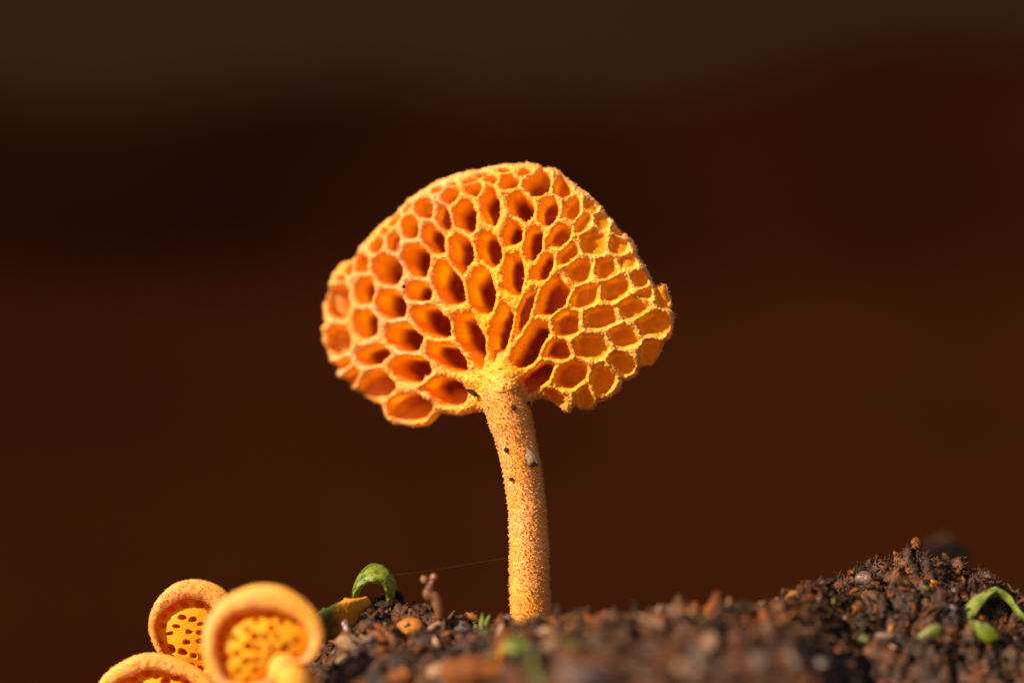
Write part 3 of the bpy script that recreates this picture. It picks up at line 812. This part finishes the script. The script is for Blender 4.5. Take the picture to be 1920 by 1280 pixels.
protos = []
for k in range(9):
    o = lump('tmp', (0, 0, 0), 1.0, CRUMB_MATS[0], 100 + k, (1.0, 0.8, 0.65 + 0.07 * k), sub=2, rough=0.55)
    protos.append(o.data); bpy.data.objects.remove(o)
pm = {}
def crumb_mesh(k, m):
    if (k, m) not in pm:
        d = protos[k].copy(); d.materials.clear(); d.materials.append(CRUMB_MATS[m]); pm[(k, m)] = d
    return pm[(k, m)]
made = 0
LAND = [('the large stem', 997, 1170), ('the green leaf arch', 700, 1120), ('the yellowing leaf', 640, 1160), ('the twisted amber stalk', 820, 1150), ('the small flat green leaf', 970, 1215),
        ('the wide rusty orange bark piece', 905, 1262), ('the pale grey wet crumb', 1310, 1255), ('the short pale green leaf tip', 1745, 1185), ('the liverwort strap', 1830, 1130),
        ('the liverwort lobe', 1850, 1195), ('the peak of the mound', 1720, 1025), ('the mauve crumb under the mound edge', 1622, 1085), ('the olive crumb on the slope', 1620, 1204), ('the pale grey chip', 1662, 1192)]
labels = {}
while made < 110:
    X = random.uniform(600, 1930); Y = random.uniform(1010, 1290)
    p = on_ground(X, Y, -8, 1.2)
    if p is None or (450 < X < 640 and p[1] < -0.5):
        continue
    right = X > 1500
    r = random.uniform(0.045, 0.095) if right else random.uniform(0.06, 0.17) * (1 + max(0, -p[1]) * 0.06)
    m = random.choices([0, 1, 2, 3, 4, 5, 6], [4, 4, 5, 0.8, 0.5, 1, 0.5] if right else [3, 4, 3, 2.4, 1.0, 3, 0.9])[0]
    o = bpy.data.objects.new('wood_crumb', crumb_mesh(random.randrange(9), m))
    o.location = Vector([float(c) for c in p]); o.scale = (r * random.uniform(0.8, 1.6), r, r * random.uniform(0.7, 1.1))
    o.rotation_euler = (random.uniform(-1, 1), random.uniform(-1, 1), random.uniform(0, 6))
    COL.objects.link(o)
    kind = ['near-black', 'brown', 'rusty', 'tan', 'olive', 'mauve grey', 'orange'][m]
    lm, lx, ly = min(LAND, key=lambda l: (l[1] - X) ** 2 + (l[2] - Y) ** 2)
    size = 'large' if r > 0.14 else 'small' if r < 0.08 else 'mid-sized'
    near = 'close to' if (lx - X) ** 2 + (ly - Y) ** 2 < 60 ** 2 else 'in the litter right of' if X > lx + 40 else 'in the litter left of' if X < lx - 40 else 'in the litter above' if Y < ly else 'in the litter below'
    lab = f'{size} {kind} wood crumb {near} {lm}'
    labels.setdefault(lab, []).append(o)
    made += 1
for lab, objs in labels.items():
    for o in objs:
        tag(o, lab, 'crumb', lab.replace('crumb', 'crumbs', 1))

# fine crumbs and fibres: one mass nobody could count
bv, bf, bm_ = [], [], []
shapes = []
for k in range(8):
    o = lump('tmp', (0, 0, 0), 1.0, CRUMB_MATS[0], 200 + k, (1.0, 0.8, 0.7), sub=1 if k % 2 else 2, rough=0.8)
    d = o.data
    shapes.append((np.array([v.co[:] for v in d.vertices]), np.array([p.vertices[:] for p in d.polygons])))
    bpy.data.objects.remove(o)
cnt = 0
for k in range(3600):
    X = random.uniform(560, 1960) if k % 3 else random.uniform(1480, 1960)
    x = (X - 960) / 100
    y = random.gauss(float(np.interp(X, CX, CD)) - 0.6, 0.8) if k % 4 else random.uniform(-7.5, 1)
    z = ground_z(x, y)
    if 440 < X < 625 and y < -1:
        continue
    right = X > 1480
    r = (0.018 + 0.085 * random.random() ** 2.8) * (0.9 if right else 1.3) * (1 + max(0, -y) * 0.10)
    m = random.choices([0, 1, 2, 3, 4, 5, 6], [14, 3.5, 4, 0.25, 0.25, 0.3, 0.15] if right else [5, 5, 3, 1.2, 0.5, 1.5, 0.35])[0]  # mound gets more near-black crumbs, partly in place of its shadows
    R = np.linalg.qr(rng.normal(0, 1, (3, 3)))[0]
    sv_, sf_ = shapes[random.randrange(8) if r > 0.045 else 1 + 2 * random.randrange(4)]
    v = (sv_ * np.array([random.uniform(0.8, 2.4), 1, random.uniform(0.5, 1)])) @ R * r
    bv.append(v + np.array([x, y, z - r * 0.1])); bf.append(sf_ + cnt); bm_ += [m] * len(sf_)
    cnt += len(sv_)
k = 6000
fx = np.where(rng.random(k) < 0.55, rng.uniform(5.0, 10.0, k), rng.uniform(-4.0, 6.0, k))
fp = np.array([(x, y, ground_z(x, y)) for x, y in zip(fx, [random.gauss(float(np.interp(960 + 100 * x, CX, CD)) - 0.4, 0.7) for x in fx])])
v, f = spikes(fp, np.tile(np.array([[0.0, -0.5, 0.85]]), (k, 1)), (0.03, 0.16), (0.006, 0.022), 77, lean=0.9)
bv.append(v); bf.append(f + cnt); bm_ += np.repeat(rng.choice([0, 1, 2], k, p=[0.4, 0.3, 0.3]), 9).tolist()
o = mesh_obj('fine_crumbs', np.vstack(bv), np.vstack(bf), CRUMB_MATS, smooth=True, kind='stuff')
o.data.polygons.foreach_set('material_index', bm_)
tag(o, 'fine dark and rusty soil crumbs covering the ground', 'soil')
